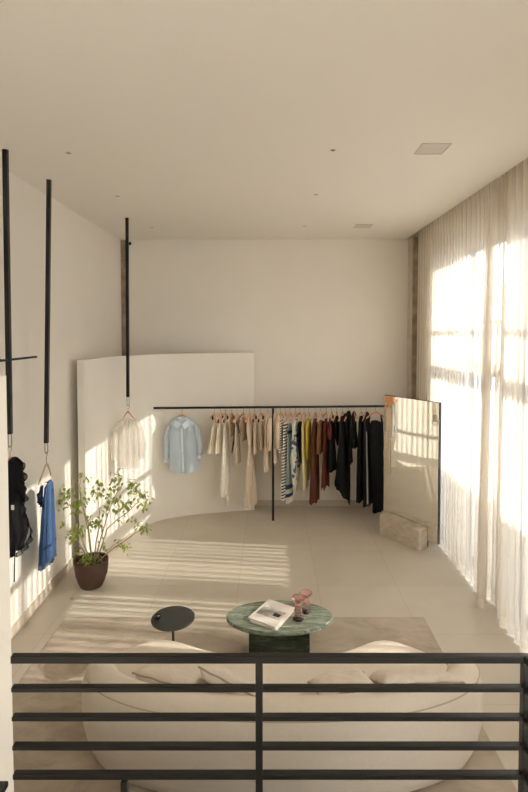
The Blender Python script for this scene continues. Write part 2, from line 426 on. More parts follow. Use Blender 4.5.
# ------------------------------------------------------------------ rack
pr = at_z(273, 520.3); YK = pr.y
zl, zr = at_y(154, 408, YK).z, at_y(383, 406.3, YK).z
ZK = (zl + zr) / 2
SK = .055
def at_k(px, py):
    d = ray(px, py); return Vector((0, 0, H)) + d * ((YK - SK * pr.x) / (d.y - SK * d.x))
zl, zr = at_k(154, 408).z, at_k(383, 406.3).z
ZK = (zl + zr) / 2
e = empty('clothes_rack', (pr.x, YK, 0), 'long black steel clothes rack joined to the curved wall', 'clothes rack')
e.rotation_euler.z = math.atan(SK); xl = at_k(153.5, 408).x; xr = 1.98
bar = tube(bmesh.new(), [(xl - pr.x, 0, ZK), (xr - pr.x, 0, ZK)], .0175, 20)
link('hanging_bar', bar, M['black'], e)
link('post', nbox(-.0165, .0165, -.016, .016, 0.004, ZK - .018), M['black'], e)
link('post', nbox(xr - .06 - pr.x, xr - .03 - pr.x, -.016, .016, 0.004, ZK - .018), M['black'], e)
link('foot_plate', nbox(-.022, .022, -.022, .022, 0, .004), M['black'], e)
link('foot_plate', nbox(xr - .067 - pr.x, xr - .023 - pr.x, -.022, .022, 0, .004), M['black'], e)

# hangers
def hanger_root(label, m=None, clips=False, w=.205, drop=.10, hook=.085):
    e = empty('clothes_hanger', (0, 0, 0), label, 'hanger', 'wooden clothes hangers')
    bm = bmesh.new(); pts = []
    N = 14; rings = []
    for i in range(N + 1):
        s = -1 + 2 * i / N; a = abs(s)
        x = s * w; z = -hook - drop * (a ** 1.15) - (.012 if a < .05 else 0)
        y = .018 * a * a
        hz = .018 - .006 * a; hy = .006 + .002 * (1 - a)
        ring = []
        for k in range(10):
            t = 2 * PI * k / 10; ring.append(bm.verts.new((x, y + hy * math.cos(t), z + hz * math.sin(t))))
        rings.append(ring)
    for a_, b_ in zip(rings, rings[1:]):
        for k in range(10): bm.faces.new((a_[k], a_[(k + 1) % 10], b_[(k + 1) % 10], b_[k]))
    bm.faces.new(rings[0]); bm.faces.new(rings[-1][::-1])
    link('wooden_arms', bm, m or M['hanger'], e, smooth=True)
    pts = [(0, 0, -hook), (0, 0, -.035)]
    r = .0225
    for k in range(9):
        t = R(-90 + 30 * k); pts.append((r * math.cos(t), 0, r * math.sin(t) + .0))
    link('hook', tube(bmesh.new(), pts, .0026, 6), M['hook'], e)
    if clips:
        for s in (-1, 1):
            b2 = nbox(s * .13 - .012, s * .13 + .012, -.012, .012, -hook - drop - .02, -hook - drop + .035, bev=.003)
            link('clip', b2, M['blackm'], e)
    return e

def cloth_loft(cx, cy, rows, n=44, folds=9, amp=.07, ph=0., skew=0.9, seed=0, nz=26, hem=.0, closed_top=True):
    """rows: (z, xl, xr, depth) from top to bottom in local coordinates; silhouette xl..xr"""
    bm = bmesh.new(); rings = []
    z0, z1 = rows[0][0], rows[-1][0]
    pr_ = [(-r[0],) + tuple(r[1:]) for r in rows]
    for j in range(nz + 1):
        t = j / nz; z = z0 + (z1 - z0) * t
        a, b_, dy = sample(pr_, -z)
        hx = max((b_ - a) / 2, .004); c = (a + b_) / 2
        ring = []
        for k in range(n):
            f = 2 * PI * k / n
            am = amp * (.25 + .9 * t)
            q = folds * f + ph + 1.6 * noise.noise((z * 3.0, seed * 3.1, 0))
            rr = 1 + am * math.sin(q) + .5 * am * math.sin(folds * .5 * f + ph * 2 + z * 4) + .05 * noise.noise((math.cos(f) * 2 + seed, math.sin(f) * 2, z * 6))
            rr /= (1 + am * .8)
            y = cy + dy * math.sin(f + skew) * rr; x = c + hx * math.cos(f) * rr + y * cx
            zz = z
            if j == nz: zz += hem * math.sin(q * .5 + 1) - hem * .3
            if j == 0: zz -= .004 * math.cos(2 * f)
            ring.append(bm.verts.new((x, y, zz)))
        rings.append(ring)
    for a_, b_ in zip(rings, rings[1:]):
        for k in range(n): bm.faces.new((a_[k], a_[(k + 1) % n], b_[(k + 1) % n], b_[k]))
    if closed_top: bm.faces.new(rings[0])
    return bm

def stripes(name, ca, cb, period, duty, axis=2):
    m, nt, b = new_mat(name); setp(b, rough=.9, spec=.2)
    tc = nt.nodes.new('ShaderNodeTexCoord'); sp = nt.nodes.new('ShaderNodeSeparateXYZ'); nt.links.new(tc.outputs['Object'], sp.inputs[0])
    d = nt.nodes.new('ShaderNodeMath'); d.operation = 'DIVIDE'; d.inputs[1].default_value = period; nt.links.new(sp.outputs[axis], d.inputs[0])
    a = nt.nodes.new('ShaderNodeMath'); a.operation = 'ADD'; a.inputs[1].default_value = 100; nt.links.new(d.outputs[0], a.inputs[0])
    f = nt.nodes.new('ShaderNodeMath'); f.operation = 'FRACT'; nt.links.new(a.outputs[0], f.inputs[0])
    l = nt.nodes.new('ShaderNodeMath'); l.operation = 'LESS_THAN'; l.inputs[1].default_value = duty; nt.links.new(f.outputs[0], l.inputs[0])
    mx = nt.nodes.new('ShaderNodeMix'); mx.data_type = 'RGBA'; mx.inputs['A'].default_value = (*cb, 1); mx.inputs['B'].default_value = (*ca, 1)
    nt.links.new(l.outputs[0], mx.inputs['Factor']); nt.links.new(mx.outputs['Result'], b.inputs['Base Color']); return m
def print_mat(name, stops, scale, dist=.6):
    m = marble(name, stops, scale, dist, .85); 
    for nd in m.node_tree.nodes:
        if nd.type == 'VALTORGB': nd.color_ramp.interpolation = 'CONSTANT'
        if nd.type == 'TEX_NOISE': nd.inputs['Detail'].default_value = 1.5
    return m
def banded(name, bands):
    """bands by z in object space: [(z_top, colour), ...] going down, hard edges"""
    m, nt, b = new_mat(name); setp(b, rough=.9, spec=.2)
    tc = nt.nodes.new('ShaderNodeTexCoord'); sp = nt.nodes.new('ShaderNodeSeparateXYZ'); nt.links.new(tc.outputs['Object'], sp.inputs[0])
    mr = nt.nodes.new('ShaderNodeMapRange'); mr.inputs['From Min'].default_value = 0; mr.inputs['From Max'].default_value = -1.5
    nt.links.new(sp.outputs[2], mr.inputs['Value'])
    r = nt.nodes.new('ShaderNodeValToRGB'); r.color_ramp.interpolation = 'CONSTANT'; el = r.color_ramp.elements
    while len(el) < len(bands): el.new(.5)
    for e_, (z, c) in zip(el, bands): e_.position = -z / 1.5; e_.color = (*c, 1)
    nt.links.new(mr.outputs[0], r.inputs['Fac']); nt.links.new(r.outputs['Color'], b.inputs['Base Color']); return m

K = dict(
    cream=fabric('cream_cotton', (.86, .79, .66)), white=fabric('white_cotton', (.88, .83, .73)), taupe=fabric('taupe_cloth', (.42, .33, .24)),
    sand=fabric('sand_cloth', (.62, .53, .41)), beige=fabric('beige_linen', (.68, .56, .43)), blush=fabric('blush_cloth', (.72, .59, .47)),
    peach=fabric('peach_cloth', (.66, .52, .40)), rust=fabric('rust_cloth', (.115, .038, .022)), tan=fabric('tan_cloth', (.27, .135, .06)),
    maroon=fabric('maroon_cloth', (.12, .032, .024)), navy=fabric('navy_cloth', (.014, .016, .03)), black=fabric('black_cloth', (.010, .010, .011)),
    black2=fabric('black_satin', (.016, .016, .018)), lemon=fabric('pale_yellow_cloth', (.74, .63, .33)), yellow=fabric('yellow_cloth', (.58, .44, .06)),
    dark=fabric('dark_trim', (.10, .07, .045)), grey=fabric('grey_lining', (.24, .24, .25)), olive=fabric('olive_cloth', (.30, .25, .07)),
    crinkle=mat('crinkled_beige', (.47, .34, .22), rough=.9, var=.45, scale=50, bump=1, bscale=80),
    stripe=stripes('navy_white_stripes', (.03, .02, .02), (.84, .77, .66), .046, .42),
    stripe2=stripes('thin_dark_stripes', (.03, .02, .02), (.84, .77, .66), .036, .42),
    floral=print_mat('blue_white_print', [(.0, (.03, .08, .19)), (.41, (.76, .70, .55)), (.57, (.50, .62, .66)), (.62, (.03, .07, .17))], 6.5),
    shirt=stripes('pale_blue_pinstripe', (.44, .53, .62), (.52, .60, .67), .012, .35, 0),
    shirtc=fabric('pale_blue_cotton', (.64, .71, .77)),
    blue=fabric('blue_silk', (.085, .165, .34), transl=.25), navyr=fabric('navy_ruffle', (.018, .03, .075)),
    blackr=sheer('black_chiffon', (.012, .012, .014), .35, .3),
    blueh=sheer('blue_chiffon', (.18, .27, .42), .3, .4),
    blouse=sheer('white_organza', (.94, .91, .86), .6, .5),
)
zN = lambda py: at_y(290, py, YK).z
lb = [(0, (.35, .43, .45)), (zN(483.5) - ZK, (.02, .05, .16)), (zN(488) - ZK, (.70, .66, .55)), (zN(492.5) - ZK, (.02, .05, .16)), (zN(496) - ZK, (.72, .68, .58))]
lb.insert(1, (zN(430) - ZK, (.02, .05, .16))); lb.insert(2, (zN(433) - ZK, (.33, .42, .45)))
K['banded'] = banded('pale_blue_banded', lb)

GN = 'clothes hanging along the black rack'
# hookx, rows[(py, xl, xr)], depth, material key, noun, short description, options
G = [
 (214.6, [(424, 212.8, 215.6), (428, 211.6, 216.2), (440, 210, 216.6), (453, 208.4, 216.2)], .13, 'cream', 'top', 'short cream top leftmost of the close hung clothes', dict(clips=1, yaw=-62)),
 (220.3, [(424, 218.6, 221.4), (428, 217.6, 222), (440, 216.4, 223), (453, 215.4, 224)], .13, 'cream', 'top', 'short cream top second from the left of the close hung clothes', dict(clips=1, yaw=62)),
 (225.6, [(424, 224.6, 227.4), (430, 223.6, 228), (458, 222.6, 229), (480, 221.4, 229.4), (495, 221, 229.4)], .15, 'white', 'dress', 'long white dress with thin ties trailing below its hem', dict(clips=1, ties=1, yaw=64)),
 (231.8, [(416, 230.5, 233), (420, 229.2, 235), (428, 229, 235.4), (436, 230, 235.2)], .12, 'crinkle', 'top', 'small patterned taupe top with a dark strap hanging down', dict(strap=1, yaw=60)),
 (237.0, [(415.5, 235.8, 238.6), (419, 235, 239.2), (428, 235.2, 238.8), (445, 234.8, 239.6), (464, 234.2, 240.2)], .15, 'sand', 'dress', 'pale taupe skirt dress with a bow knotted at the neck', dict(bow=1, yaw=66)),
 (243.6, [(418, 242.4, 245), (422, 241, 246.6), (432, 240.8, 247.4), (441, 241.8, 246.8)], .12, 'crinkle', 'top', 'crinkled beige brown top, short and bunched', dict(yaw=58, amp=.2)),
 (249.4, [(416.5, 248.4, 250.8), (420, 247.4, 252.6), (430, 247, 253.8), (446, 249, 253), (458, 247.4, 254.4), (485, 246, 255.6), (506, 245, 256.4)], .16, 'beige', 'jumpsuit', 'long beige wide leg jumpsuit with a knotted waist', dict(knot=446.5, yaw=62, split=1)),
 (254.6, [(423, 253.6, 256), (427, 253.4, 257), (440, 253.6, 257.8), (453.5, 253.8, 258.4)], .12, 'blush', 'top', 'short blush top just right of the long beige jumpsuit', dict(clips=1, yaw=64)),
 (260.8, [(422, 260, 262.4), (426, 259.8, 263), (438, 260, 264), (449, 259.8, 265.4)], .12, 'peach', 'top', 'short beige top between two blush garments, left of the rack post', dict(clips=1, yaw=60)),
 (267.6, [(413.5, 266.2, 269), (418, 265.4, 270.2), (440, 265, 270.4), (471, 263.8, 270.6)], .15, 'blush', 'jacket', 'blush jacket hanging directly left of the black rack post', dict(sleeve=1, yaw=66)),
 (276.2, [(412.5, 274.4, 277.4), (416, 273.8, 278.2), (438, 273.8, 277.8), (462, 274, 278.4)], .15, 'blush', 'jacket', 'blush jacket hanging directly right of the black rack post', dict(sleeve=1, yaw=66)),
 (280.6, [(420, 279, 282.4), (424, 278, 283.6), (438, 278, 284), (451, 278.8, 284.4)], .14, 'stripe2', 'top', 'short dark striped white top right of the rack post', dict(yaw=58)),
 (285.2, [(423, 284, 287), (427, 283.4, 288.4), (460, 282.4, 288), (499, 281.6, 288)], .12, 'stripe', 'dress', 'long white dress with dark horizontal stripes', dict(yaw=64)),
 (290.0, [(424, 288.4, 291), (430, 287.4, 292), (460, 287.2, 292.2), (490, 286, 292.6), (503, 286.2, 292.4)], .09, 'banded', 'dress', 'long pale blue dress with navy and white bands at the hem', dict(yaw=64)),
 (295.6, [(420, 294, 297), (425, 292.8, 298), (442, 292.4, 299), (458, 291.4, 301), (472, 292, 299.4), (491, 293.4, 296.6)], .16, 'floral', 'dress', 'white dress with a bold blue print and pointed hem', dict(yaw=60, hem=.03)),
 (300.2, [(422, 298.6, 301.4), (426, 297.8, 302.4), (445, 298.4, 302.8), (464, 300, 303)], .13, 'navy', 'top', 'navy top hidden between the blue print dress and pale yellow dress', dict(yaw=62)),
 (304.0, [(422, 302.4, 305), (427, 301.8, 305.4), (450, 302, 306.6), (488, 302.8, 308.2)], .15, 'lemon', 'dress', 'long pale yellow dress among the coloured clothes', dict(yaw=64)),
 (308.8, [(420, 307.2, 310), (424, 305.8, 310.8), (440, 305.6, 311), (458, 306.4, 310.6)], .13, 'yellow', 'top', 'bright yellow short top beside the pale yellow dress', dict(yaw=50, tail=1)),
 (315.0, [(419.5, 313.8, 316.4), (425, 312.4, 317.4), (450, 311.4, 318), (480, 310.8, 318.8), (502, 310.2, 319)], .16, 'rust', 'dress', 'long dark rust brown dress right of the yellow top', dict(yaw=62, hem=.015)),
 (320.8, [(421, 319.2, 322), (426, 318, 323), (440, 317.2, 323.2), (453.5, 317, 323.6)], .13, 'tan', 'top', 'short tan brown top between two dark red brown garments', dict(yaw=60)),
 (326.4, [(419.5, 325, 328), (424, 323.8, 329.2), (440, 324, 329.8), (465, 322.6, 329), (487, 321.6, 329)], .15, 'maroon', 'dress', 'knee length maroon dress with a ragged hem', dict(yaw=62, hem=.03, sleeve=.5)),
 (331.6, [(422, 330, 333), (427, 329.6, 334), (445, 329.2, 335), (471, 328.8, 336.4)], .15, 'black2', 'skirt', 'plain black skirt left of the large black gown', dict(clips=1, yaw=62)),
 (336.6, [(417, 335.2, 338), (421, 334.2, 339), (432, 334.6, 339.4), (445, 337, 339.6)], .12, 'black', 'top', 'small black sleeveless top above the gap beside the black skirt', dict(yaw=60)),
 (342.4, [(417, 341, 344), (422, 340, 345.6), (443, 339, 348.6), (470, 337, 349.2), (497, 335.8, 349.4)], .17, 'black', 'gown', 'large wide black gown with a slanting hem', dict(yaw=60, hem=.02, slant=.05)),
 (348.4, [(412, 347, 350), (416, 345.6, 350.8), (440, 347.6, 351.2), (464, 348.6, 352.6)], .14, 'black', 'jacket', 'black long jacket right of the large wide black gown', dict(yaw=64, sleeve=1)),
 (354.0, [(412.5, 352.6, 355), (416, 352, 356), (432, 352.4, 356.4), (448, 353.8, 358)], .12, 'black2', 'top', 'short black top hanging alone before a gap', dict(yaw=62)),
 (361.0, [(417, 359.6, 362.4), (422, 358.8, 364), (450, 357.6, 364.2), (480, 356.8, 364.6), (501, 356.6, 364.8)], .15, 'black', 'dress', 'long black dress third from the mirror', dict(yaw=64, hem=.012)),
 (366.2, [(413, 364.8, 368), (417, 363.8, 369.4), (450, 364.2, 370), (480, 364, 371.6), (505, 363.8, 373)], .15, 'black2', 'dress', 'long black dress with a thin grey edge, second from the mirror', dict(yaw=64, greyedge=1)),
 (375.4, [(421.5, 371.4, 377.5), (424, 370.2, 382), (440, 370.6, 382.6), (475, 372, 383), (512, 373.6, 383.6)], .10, 'black', 'gown', 'long black sleeveless gown nearest the tall mirror', dict(yaw=28, wide=1)),
]
proto_h = hanger_root('x', clips=False)
proto_c = hanger_root('x', clips=True)
used = {id(proto_h): False, id(proto_c): False}
def put_hanger(proto, loc, yaw, label):
    if not used[id(proto)]:
        used[id(proto)] = True; proto.location = loc; proto.rotation_euler = (0, 0, yaw); proto['label'] = label; return proto
    return dup(proto, loc, yaw, label)
HB = ZK + .018 + .0026 - .0225 + .0005     # hook centre so that it rests on the bar
rg = random.Random(5)
for i, (hx, prof, dep, mk, noun, desc, op) in enumerate(G):
    q_ = at_k(hx, 407); X, YG = q_.x, q_.y; loc = Vector((X, YG, ZK))
    off = rg.uniform(9, 17) * (-1 if i % 5 == 0 else 1) + (34 if op.get('wide') else 0)
    yaw = PI / 2 + math.atan2(-X, YG) - R(off)
    hz = ZK - .0022
    put_hanger(proto_c if op.get('clips') else proto_h, (X, YG, hz), yaw, 'wooden hanger of the ' + desc)
    sk = .95 if off > 0 else PI - .95
    rows = []
    for (py, a, b_) in prof:
        w2 = (b_ - a) * .09; py -= .9; pa_, pb_ = at_y(a - w2, py, YG), at_y(b_ + w2, py, YG)
        rows.append((pa_.z - ZK, pa_.x - X, pb_.x - X, dep))
    r0 = rows[0]; rows[0] = (r0[0], r0[1], r0[2], dep * .28); rows[1] = (*rows[1][:3], dep * .9)
    m = K[mk]; amp = op.get('amp', .09)
    bm = cloth_loft(X / YG, 0, rows, folds=rg.choice((7, 9, 11)), amp=amp, ph=rg.uniform(0, 6), skew=sk, seed=i, hem=op.get('hem', .006))
    if op.get('slant'):
        zt_, zb_ = rows[0][0], rows[-1][0]
        for v in bm.verts:
            t = (v.co.z - zt_) / (zb_ - zt_)
            if t > .6: v.co.z -= (t - .6) / .4 * (v.co.x * 1.3 - .03)
    g = link(noun, bm, m, smooth=True); g.location = loc
    tag(g, desc, noun, GN)
    zt_, zb_ = rows[0][0], rows[-1][0]
    def ml(px, py): q = at_y(px, py, YG); return Vector((q.x - X, 0, q.z - ZK))
    if op.get('ties'):
        for dx in (-.6, .7):
            a_ = ml(226.6 + dx, 493); c = ml(227.2 + dx * .6, 509 - abs(dx) * 2)
            link('tie', tube(bmesh.new(), [a_, (a_ + c) / 2 + Vector((.012, -.01, 0)), c], [.012, .008, .004]), m, g, smooth=True)
    if op.get('strap'):
        link('strap', tube(bmesh.new(), [ml(234.4, 430), ml(234.4, 438), ml(233, 446), ml(231.8, 453)], [.012, .014, .013, .009]), K['dark'], g, smooth=True)
    if op.get('bow'):
        for s in (-1, 1):
            q = ml(237.3, 420) + Vector((0, -.10, 0))
            link('bow_loop', tube(bmesh.new(), [q, q + Vector((s * .03, -.02, .03)), q + Vector((s * .055, -.01, .005)), q + Vector((s * .03, -.01, -.03)), q], [.006, .013, .016, .013, .006]), K['crinkle'], g, smooth=True)
            link('bow_tail', tube(bmesh.new(), [q, q + Vector((s * .02, -.02, -.06)), q + Vector((s * .035, 0, -.13 - .05 * s))], [.006, .011, .009]), K['dark'], g, smooth=True)
    if op.get('knot'):
        q = ml(251, op['knot']) + Vector((0, -.05, 0))
        link('waist_knot', lathe(bmesh.new(), [(0, -.022), (.02, -.014), (.026, 0), (.02, .014), (0, .022)], 12, q), K['peach'], g, smooth=True)
    if op.get('split'):
        q0, q1 = ml(252.9, 462) + Vector((0, -.17, 0)), ml(252.4, 505) + Vector((0, -.17, 0))
        link('seam', tube(bmesh.new(), [q0, q1], .004, 6), K['taupe'], g)
    if op.get('sleeve'):
        s_ = op['sleeve']
        for s in (-1, 1):
            xa = lerp(rows[1][1], rows[1][2], .5 - s * .35); L = (.48 if s_ == 1 else .22)
            yy = s * dep * .85
            link('sleeve', tube(bmesh.new(), [(xa, yy * .75, rows[1][0] + .0), (xa + s * .006, yy * 1.1, rows[1][0] - .08), (xa + s * .01, yy * 1.2, rows[1][0] - L * .6), (xa + s * .006, yy * 1.12, rows[1][0] - L)],
                                [.026, .038, .036, .03], 12), m, g, smooth=True)
    if op.get('greyedge'):
        q0, q1 = ml(364.6, 430) + Vector((0, -.14, 0)), ml(365.8, 501) + Vector((0, -.14, 0))
        link('lining_edge', tube(bmesh.new(), [q0, (q0 + q1) / 2 + Vector((.004, 0, 0)), q1], [.009, .012, .014], 8), K['grey'], g)
    if op.get('tail'):
        q0 = ml(308.8, 452)
        link('tie', tube(bmesh.new(), [q0, ml(309, 466), ml(308.4, 480)], [.028, .022, .012], 10), K['olive'], g, smooth=True)
    if op.get('wide'):
        for s in (-1, 1):
            hd = Vector((math.cos(yaw), math.sin(yaw), 0)) * s
            q = hd * .12 + Vector((0, 0, -.145)); q2 = hd * .15 + Vector((0, 0, rows[1][0] - .04))
            link('strap', tube(bmesh.new(), [q, q2], [.012, .02], 8), m, g, smooth=True)

# ---- face-on pale blue shirt
q_ = at_k(182, 408); X, YS = q_.x, q_.y
e = hanger_root('wooden hanger of the pale blue shirt at the left end of the rack', w=.13, drop=.085, hook=.098); e.location = (X, YS, ZK - .0022); e.rotation_euler = (0, 0, R(4))
for ch in e.children:
    if ch.name.startswith('hook'): ch.rotation_euler = (0, 0, PI / 2)
def mls(px, py): q = at_y(px, py, YS); return (q.x - X, q.z - ZK)
def sheet(prof, mlf, thick, folds, amp, seed, n=40, nz=26, hemf=None, yc=0.):
    """a garment seen face on: rows (py,xl,xr); flattened elliptical section with vertical folds"""
    rows = []
    for r in prof:
        py, a, b_ = r[:3]; tk = r[3] if len(r) > 3 else thick
        x0, z = mlf(a, py); x1, _ = mlf(b_, py); rows.append((z, x0, x1, tk))
    bm = bmesh.new(); rings = []; pr_ = [(-r[0],) + tuple(r[1:]) for r in rows]; z0, z1 = rows[0][0], rows[-1][0]
    for j in range(nz + 1):
        t = j / nz; z = z0 + (z1 - z0) * t; a, b_, dy = sample(pr_, -z); hx = (b_ - a) / 2; c = (a + b_) / 2; ring = []
        for k in range(n * 2):
            f = PI * k / n; u = math.cos(f); sgn = math.sin(f)
            y = yc + dy * (abs(sgn) ** .6) * (1 if sgn > 0 else -1)
            y += amp * (.3 + .9 * t) * math.sin(folds * u * 3 + seed + 1.3 * noise.noise((u * 2, z * 3, seed))) + .5 * amp * noise.noise((u * 5, z * 7, seed + 3))
            zz = z + (hemf(u) if hemf and j == nz else 0) + (hemf(u) * .5 if hemf and j == nz - 1 else 0)
            ring.append(bm.verts.new((c + hx * u, y, zz)))
        rings.append(ring)
    N = n * 2
    for a_, b_ in zip(rings, rings[1:]):
        for k in range(N): bm.faces.new((a_[k], a_[(k + 1) % N], b_[(k + 1) % N], b_[k]))
    bm.faces.new(rings[0]); return bm
bm = sheet([(417, 177, 187, .02), (419.8, 172, 192.4, .03), (425, 169, 196.5, .04), (432, 168.8, 197, .05), (450, 169.8, 198, .055), (471, 169.6, 199.6, .06)], mls, .05, 2.2, .012, 2, hemf=lambda u: .025 * math.cos(u * PI * 1.0) * -1)
sh = link('shirt', bm, K['shirt'], smooth=True); sh.location = (X, YS, ZK)
tag(sh, 'pale blue pinstriped button shirt hanging face on at the left end of the rack', 'shirt', GN)
def P(px, py, y=0.): a, z = mls(px, py); return Vector((a, y, z))
for pts in ([(170.5, 424.5, 0), (167.3, 436, .01), (166, 450, .015), (166.4, 462, .01)], [(195.2, 424.5, 0), (198, 434, -.02), (200.2, 446, -.01), (199.6, 458, -.02)]):
    sl_ = link('sleeve', tube(bmesh.new(), [P(*q) for q in pts], [.035, .045, .042, .036], 14), K['shirt'], sh, smooth=True)
    a, b_ = P(*pts[-2]), P(*pts[-1]); d = (b_ - a).normalized()
    link('cuff', tube(bmesh.new(), [b_ - d * .05, b_ + d * .008], [.039, .038], 14), K['shirtc'], sl_, smooth=True)
for s in (-1, 1):
    bm = bmesh.new(); c0 = [P(182.2, 423.5, -.062), P(182 + s * 6.5, 419.5, -.04), P(182 + s * 8.4, 424.5, -.055), P(182 + s * 3.6, 428.2, -.07)]
    f = bm.faces.new([bm.verts.new(q) for q in c0]); r = bmesh.ops.extrude_face_region(bm, geom=[f])
    for v in [g_ for g_ in r['geom'] if isinstance(g_, bmesh.types.BMVert)]: v.co.y += .006
    link('collar', bm, K['shirtc'], sh)
link('collar_stand', tube(bmesh.new(), [P(177.5, 419.5, -.03), P(182, 418, .03), P(187, 419.5, -.03)], .018, 8), K['shirtc'], sh, smooth=True)
a, b_ = P(182.3, 427, -.066), P(184, 470, -.076)
pl = link('placket', nbox(-.014, .014, -.003, .003, 0, 1, bev=0), K['shirtc'], sh)
for v in pl.data.vertices:
    t = 1 - v.co.z; q = a.lerp(b_, t); v.co = Vector((q.x + v.co.x, q.y + v.co.y, q.z))
for t in (.1, .28, .46, .64, .82):
    q = a.lerp(b_, t); bb = bmesh.new(); bmesh.ops.create_uvsphere(bb, u_segments=8, v_segments=6, radius=.006, matrix=Matrix.Translation(q + Vector((0, -.004, 0))))
    link('button', bb, K['white'], sh, smooth=True)

# ---- garments on the poles
def hang_on(Lp, yaw, label, m=None, w=.205, hook=.062, drop=.105):
    e = hanger_root(label, m, False, w=w, hook=hook, drop=drop); e.location = Lp + Vector((0, 0, .0045 - .0225 + .003)); e.rotation_euler = (0, 0, yaw); return e
hang_on(L3, R(-8), 'peach wooden hanger on the far pole holding the sheer white blouse', w=.10, drop=.13)
mlx = lambda px, py: (at_y(px, py, L3.y).x - L3.x, at_y(px, py, L3.y).z - L3.z)
bm = sheet([(418.5, 124.5, 132, .015), (422.5, 120.5, 136.8, .03), (430, 119.5, 138, .045), (448, 119, 139.5, .05), (468, 117.5, 140.5, .06)], mlx, .05, 3.5, .012, 5)
bl = link('blouse', bm, K['blouse'], smooth=True); bl.location = L3
tag(bl, 'sheer white blouse hanging from a pole before the sunlit curved wall', 'blouse')
for s, pts in ((-1, [(121.5, 420), (116.5, 432), (114.5, 446), (115.5, 460)]), (1, [(135.5, 419), (140.5, 430), (143, 444), (142.5, 458)])):
    q = [Vector((mlx(*p_)[0], -.01, mlx(*p_)[1])) for p_ in pts]
    link('sleeve', tube(bmesh.new(), q, [.03, .05, .055, .045], 16, cap=False), K['blouse'], bl, smooth=True)

# blue dress, hanging from the middle pole
hang_on(L2, R(92), 'pale wooden hanger on the middle pole holding the blue dress', M['hanger_b'], w=.15, hook=.085, drop=.17)
m2 = lambda px, py, dy=0: Vector((at_y(px, py, L2.y + dy).x - L2.x, dy, at_y(px, py, L2.y + dy).z - L2.z))
rows = []
for py, a, b_, d in ((481, 48, 51.5, .05), (486, 44, 53.5, .12), (500, 42.5, 54.5, .14), (520, 40.8, 55.6, .16), (545, 39.4, 56.6, .17), (562, 38.6, 57.4, .18)):
    q, q2 = m2(a, py), m2(b_, py); rows.append((q.z, q.x, q2.x, d))
bm = cloth_loft(L2.x / L2.y, 0, rows, n=72, folds=11, amp=.13, ph=1, skew=.9, seed=31, hem=.02, nz=34)
for v in bm.verts:
    if v.co.z < rows[-2][0]: v.co.z += (v.co.x) * .35 + .015
bd = link('dress', bm, K['blue'], smooth=True); bd.location = L2
tag(bd, 'blue silk dress with navy ruffle hanging from the middle pole', 'dress')
def ruffle(pts, w, n=80, seed=0, amp=.02, wl=.075):
    bm = bmesh.new(); pts = [Vector(p_) for p_ in pts]; w = Vector(w); rows_ = [[], [], [], []]
    L_ = sum((b - a).length for a, b in zip(pts, pts[1:]))
    for i in range(n + 1):
        t = i / n * (len(pts) - 1); k = min(int(t), len(pts) - 2); p_ = pts[k].lerp(pts[k + 1], t - k)
        s_ = L_ * i / n; e_ = math.sin(PI * min(1, max(0, i / n))) ** .4
        q = 2 * PI * s_ / wl + seed + 1.5 * noise.noise((s_ * 8, seed, 0))
        side = Vector((-w.y, w.x, 0)) if (abs(w.x) + abs(w.y)) > .02 else Vector((.7, .7, 0)); side.normalize()
        for j, r_ in enumerate((0, .4, .75, 1)):
            rows_[j].append(bm.verts.new(p_ + w * r_ * (.35 + .65 * e_) + side * (amp * r_ * math.sin(q)) + Vector((0, 0, amp * .5 * r_ * math.cos(q)))))
    for a_, b_ in zip(rows_, rows_[1:]):
        for i in range(n): bm.faces.new((a_[i], a_[i + 1], b_[i + 1], b_[i]))
    return bm
for k in range(3):
    link('ruffle', ruffle([m2(43.5 - k * .3, 485 + k * 4, -.10), m2(43, 496 + k * 3, -.13), m2(44.5, 504 + k, -.12)], Vector((-.045 + .02 * k, -.04, -.03)), seed=k * 2.1), K['navyr'], bd, smooth=True)
link('ruffle', ruffle([m2(49, 480, 0), m2(52, 483, .03), m2(53.5, 490, .05)], Vector((-.02, -.06, .0)), n=30, seed=9), K['navyr'], bd, smooth=True)
hm = []
for k in range(17):
    f = 2 * PI * k / 16; q, q2 = m2(38.8, 561), m2(57.2, 561); c = (q.x + q2.x) / 2; hx_ = (q2.x - q.x) / 2 * .93
    x = c + hx_ * math.cos(f); yy = .168 * math.sin(f + .9); hm.append((x + yy * L2.x / L2.y, yy, q.z + (x + yy * L2.x / L2.y) * .35 + .03))
link('chiffon_hem', ruffle(hm, Vector((0, 0, -.055)), n=90, seed=4, amp=.012), K['blueh'], bd, smooth=True)

# black ruffled dress, nearest pole
hang_on(L1, R(80), 'orange wooden hanger on the nearest pole holding the black dress', w=.15, hook=.08, drop=.075)
m1 = lambda px, py, dy=0: Vector((at_y(px, py, L1.y + dy).x - L1.x, dy, at_y(px, py, L1.y + dy).z - L1.z))
rows = []
for py, a, b_, d in ((458, 10, 18, .04), (464, 3, 23, .10), (480, 0, 24.5, .13), (505, 1, 25, .13), (512, 2, 24, .13), (530, -2, 29.5, .17), (542, -4, 28, .18), (553, -6, 24, .19)):
    q, q2 = m1(a, py), m1(b_, py); rows.append((q.z, q.x, q2.x, d))
bm = cloth_loft(L1.x / L1.y, 0, rows, n=72, folds=11, amp=.12, ph=2, skew=.8, seed=41, hem=.02, nz=34)
for v in bm.verts:
    if v.co.z < rows[-3][0]:
        t = (rows[-3][0] - v.co.z) / (rows[-3][0] - rows[-1][0]); v.co.z += t * (v.co.x - .02) * .75
kd = link('dress', bm, K['black'], smooth=True); kd.location = L1
tag(kd, 'black ruffled chiffon dress hanging from the nearest pole at the left edge', 'dress')
